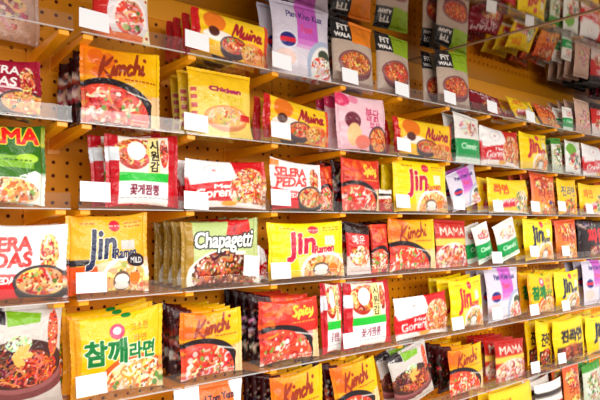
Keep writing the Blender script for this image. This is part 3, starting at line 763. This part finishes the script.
column('D', jin, 524, 553, 219, 'pale yellow packet', 'right part of fourth shelf', 'with navy letters', dict(kind='pale'), behind=2)
column('D', orangey, 556, 577, 220, 'orange red packet', 'near fourth shelf right end', 'with noodles', behind=2, crimp='TB')
column('D', blackred, 579, 606, 221, 'black packet', 'fourth shelf right end', 'with red Korean letters', behind=2)
column('D', jin, 609, 635, 222, 'yellow packet', 'beyond fourth shelf right end', None, dict(kind='spicy'), behind=2)
# fifth shelf
column('E', eatfit, -22, 66, 299, 'large grey kraft bag', 'left of the fifth bay gap', 'with noodle bowl and fork', dict(wide=True), behind=0, n=130, crimp='TB', t=.045, name='noodle_bag')
column('E', chamkkae, 50, 70, 306, 'yellow sesame packet', 'at the fifth bay gap', 'half behind the kraft bag', behind=0, d0=.07, t=.03)
column('E', chamkkae, 74, 165, 312, 'yellow sesame packet', 'far left of fifth shelf', 'with green Korean letters', behind=2, n=130, t=.038, d0=.012)
column('E', kimchi, 183, 244, 307, 'yellow kimchi packet', 'left part of fifth shelf', 'with black bowl', behind=4, n=100, t=.032, alt=darkkimchi)
column('E', spicy, 261, 320, 295, 'red spicy packet', 'fifth shelf near the middle', 'with yellow script', behind=4, n=100, t=.032, alt=darkspicy)
column('E', crab, 323, 345, 284, 'red packet', 'inner one, fifth shelf middle', 'with green band', behind=0, crimp='LR', t=.03, n=60)
column('E', crab, 345, 392, 281, 'red packet', 'middle of fifth shelf', 'with green band and Korean label', behind=1, crimp='LR', t=.032, n=90)
column('E', goreng, 395, 448, 293, 'red and white packet', 'fifth shelf right of middle', 'with noodles', behind=0, t=.03)
column('E', jin, 450, 482, 279, 'yellow packet', 'fifth shelf right of middle', 'with red letters', dict(kind='spicy'), behind=2)
column('E', pankho, 487, 521, 267, 'lilac white packet', 'right part of fifth shelf', 'with round badge', behind=2, crimp='TB', t=.03, roll=-3)
column('E', chamkkae, 528, 553, 274, 'yellow packet', 'right part of fifth shelf', 'with green Korean letters', behind=2)
column('E', jin, 555, 579, 271, 'amber packet', 'near fifth shelf right end', 'with navy letters', dict(kind='pale'), behind=2)
column('E', pankho, 583, 606, 258, 'lilac white packet', 'fifth shelf right end', 'cut by the frame', behind=2, crimp='TB', t=.03)
# sixth shelf
column('F', redtom, 186, 246, 380, 'white packet', 'lower left sixth shelf', 'with orange leaf shape', behind=0, n=100, t=.036, crimp='TB')
column('F', kimchi, 273, 325, 373, 'yellow kimchi packet', 'sixth shelf near the middle', 'with red script', behind=3, n=90, t=.032, alt=darkkimchi)
column('F', kimchi, 337, 384, 361, 'yellow kimchi packet', 'middle of sixth shelf', 'with black bowl', behind=4, n=90, t=.03, roll=-8, alt=darkkimchi)
column('F', eatfit, 393, 437, 347, 'grey kraft bag', 'sixth shelf right of middle', 'leaning left with bowl', dict(wide=True), behind=1, roll=-12, n=90, crimp='TB', t=.035, name='noodle_bag')
column('F', kimchi, 449, 483, 346, 'yellow kimchi packet', 'right part of sixth shelf', 'with black bowl', behind=4, n=80, t=.034, alt=darkkimchi)
column('F', mama_red, 495, 524, 338, 'red packet', 'right part of sixth shelf', 'with white block letters', behind=3, crimp='TB', t=.032)
column('F', yelblack, 536, 550, 322, 'slim yellow packet', 'beside the red ones, sixth shelf', 'half hidden', behind=1, d0=.03)
column('F', yelblack, 553, 583, 318, 'yellow packet', 'near sixth shelf right end', 'with black Korean letters', behind=2)
column('F', jin, 586, 612, 314, 'yellow packet', 'sixth shelf right end', 'cut by the frame', dict(kind='pale'), behind=2)
# lowest shelf
column('G', yelmix, 490, 532, 388, 'yellow packet', 'bottom shelf, first in view', 'with top edge showing', behind=2)
column('G', lowmix, 535, 562, 382, 'red white packet', 'bottom shelf', 'with dark stripe', behind=2)
column('G', orangey, 563, 579, 366, 'orange packet', 'bottom shelf', 'beside green ones', behind=2, crimp='TB')
column('G', greenleaf, 582, 600, 362, 'green and white packet', 'bottom shelf right end', 'with leafy print', behind=3, crimp='TB')

# ------------------------------------------------------------------ price cards clipped on the lips
def card(row, xl, yt, w=.060, h=.040, tilt=0, where=''):
    y = -.004
    p = at(xl, yt, y)
    z = p.z; x = p.x
    t = empty('price_card', (x + w / 2, y, z - h / 2), 'blank white price card on the %s lip, %s' % (ROWNAME[row], where), 'price card', 'white price cards on the lips')
    t.rotation_euler = (math.radians(-8), math.radians(tilt), 0)
    box('card_face', (-w/2, w/2, -.0015, 0, -h/2, h/2), CARD, t, bevel=.0006)
    box('card_clip', (-w*.3, w*.3, .0002, .0035, h/2 - .010, h/2 - .002), CARDB, t, bevel=.0006)
cards = [
 ('A', 79, 7, 2, 'under the red dotted packet'), ('A', 185, 29, 3, 'under the yellow scripted packet'), ('A', 272, 51, 3, 'under the lilac grey packet'),
 ('A', 342, 67, 3, 'under the orange labelled bag'), ('A', 395, 81, 4, 'under the green labelled bag'), ('A', 444, 90, 4, 'under the lime labelled bag'),
 ('A', 487, 100, 5, 'under the maroon packets'), ('A', 526, 110, 5, 'under the low yellow packet'),
 ('B', 184, 112, 3, 'under the tall yellow packet'), ('B', 271, 121, 3, 'under the low yellow packet'), ('B', 397, 137, 3, 'under the flat yellow packet'),
 ('C', 80, 181, 1, 'beside the green banded packet'), ('C', 184, 191, 2, 'under the fried noodle packet'), ('C', 271, 189, 2, 'under the white capitals packet'),
 ('C', 396, 194, 2, 'under the yellow egg packet'), ('C', 453, 197, 2, 'under the tipped lilac packet'), ('C', 493, 200, 2, 'under the red striped yellow packet'),
 ('C', 531, 201, 2, 'under the orange packet'), ('C', 558, 201, 2, 'under the blue lettered packet'), ('C', 586, 204, 2, 'at the right end'),
 ('D', 76, 273, 1, 'under the amber mild packet'), ('D', 271, 263, 1, 'under the bright yellow packet'), ('D', 492, 252, 2, 'under the leaning green packets'),
 ('D', 530, 246, 2, 'under the pale yellow packet'), ('D', 562, 246, 2, 'under the orange red packet'),
 ('E', 76, 377, -1, 'under the sesame packet'), ('E', 343, 334, 0, 'under the green banded packets'), ('E', 452, 318, 0, 'under the yellow red packet'),
 ('E', 530, 305, 0, 'under the green lettered packet'), ('E', 562, 301, 0, 'under the amber packet'), ('E', 492, 308, 0, 'under the lilac badge packet'),
 ('F', 174, 391, 0, 'under the orange leaf packet'), ('F', 531, 363, 2, 'beside the red block packet'), ('F', 558, 354, 2, 'under the black lettered packet'),
]
for row, xl, yt, tilt, where in cards: card(row, xl, yt, tilt=tilt, where=where)
p = at(242, 255, 0)
t = empty('price_card', (p.x + .024, -.004, p.z - .024), 'small tilted price card on the fourth shelf lip, before olive packet', 'price card')
t.rotation_euler = (math.radians(-8), math.radians(8), 0)
box('card_face', (-.022, .022, -.0015, 0, -.026, .022), CARD, t, bevel=.0006)
box('card_clip', (-.012, .012, .0002, .0035, -.024, -.014), CARDB, t, bevel=.0006)
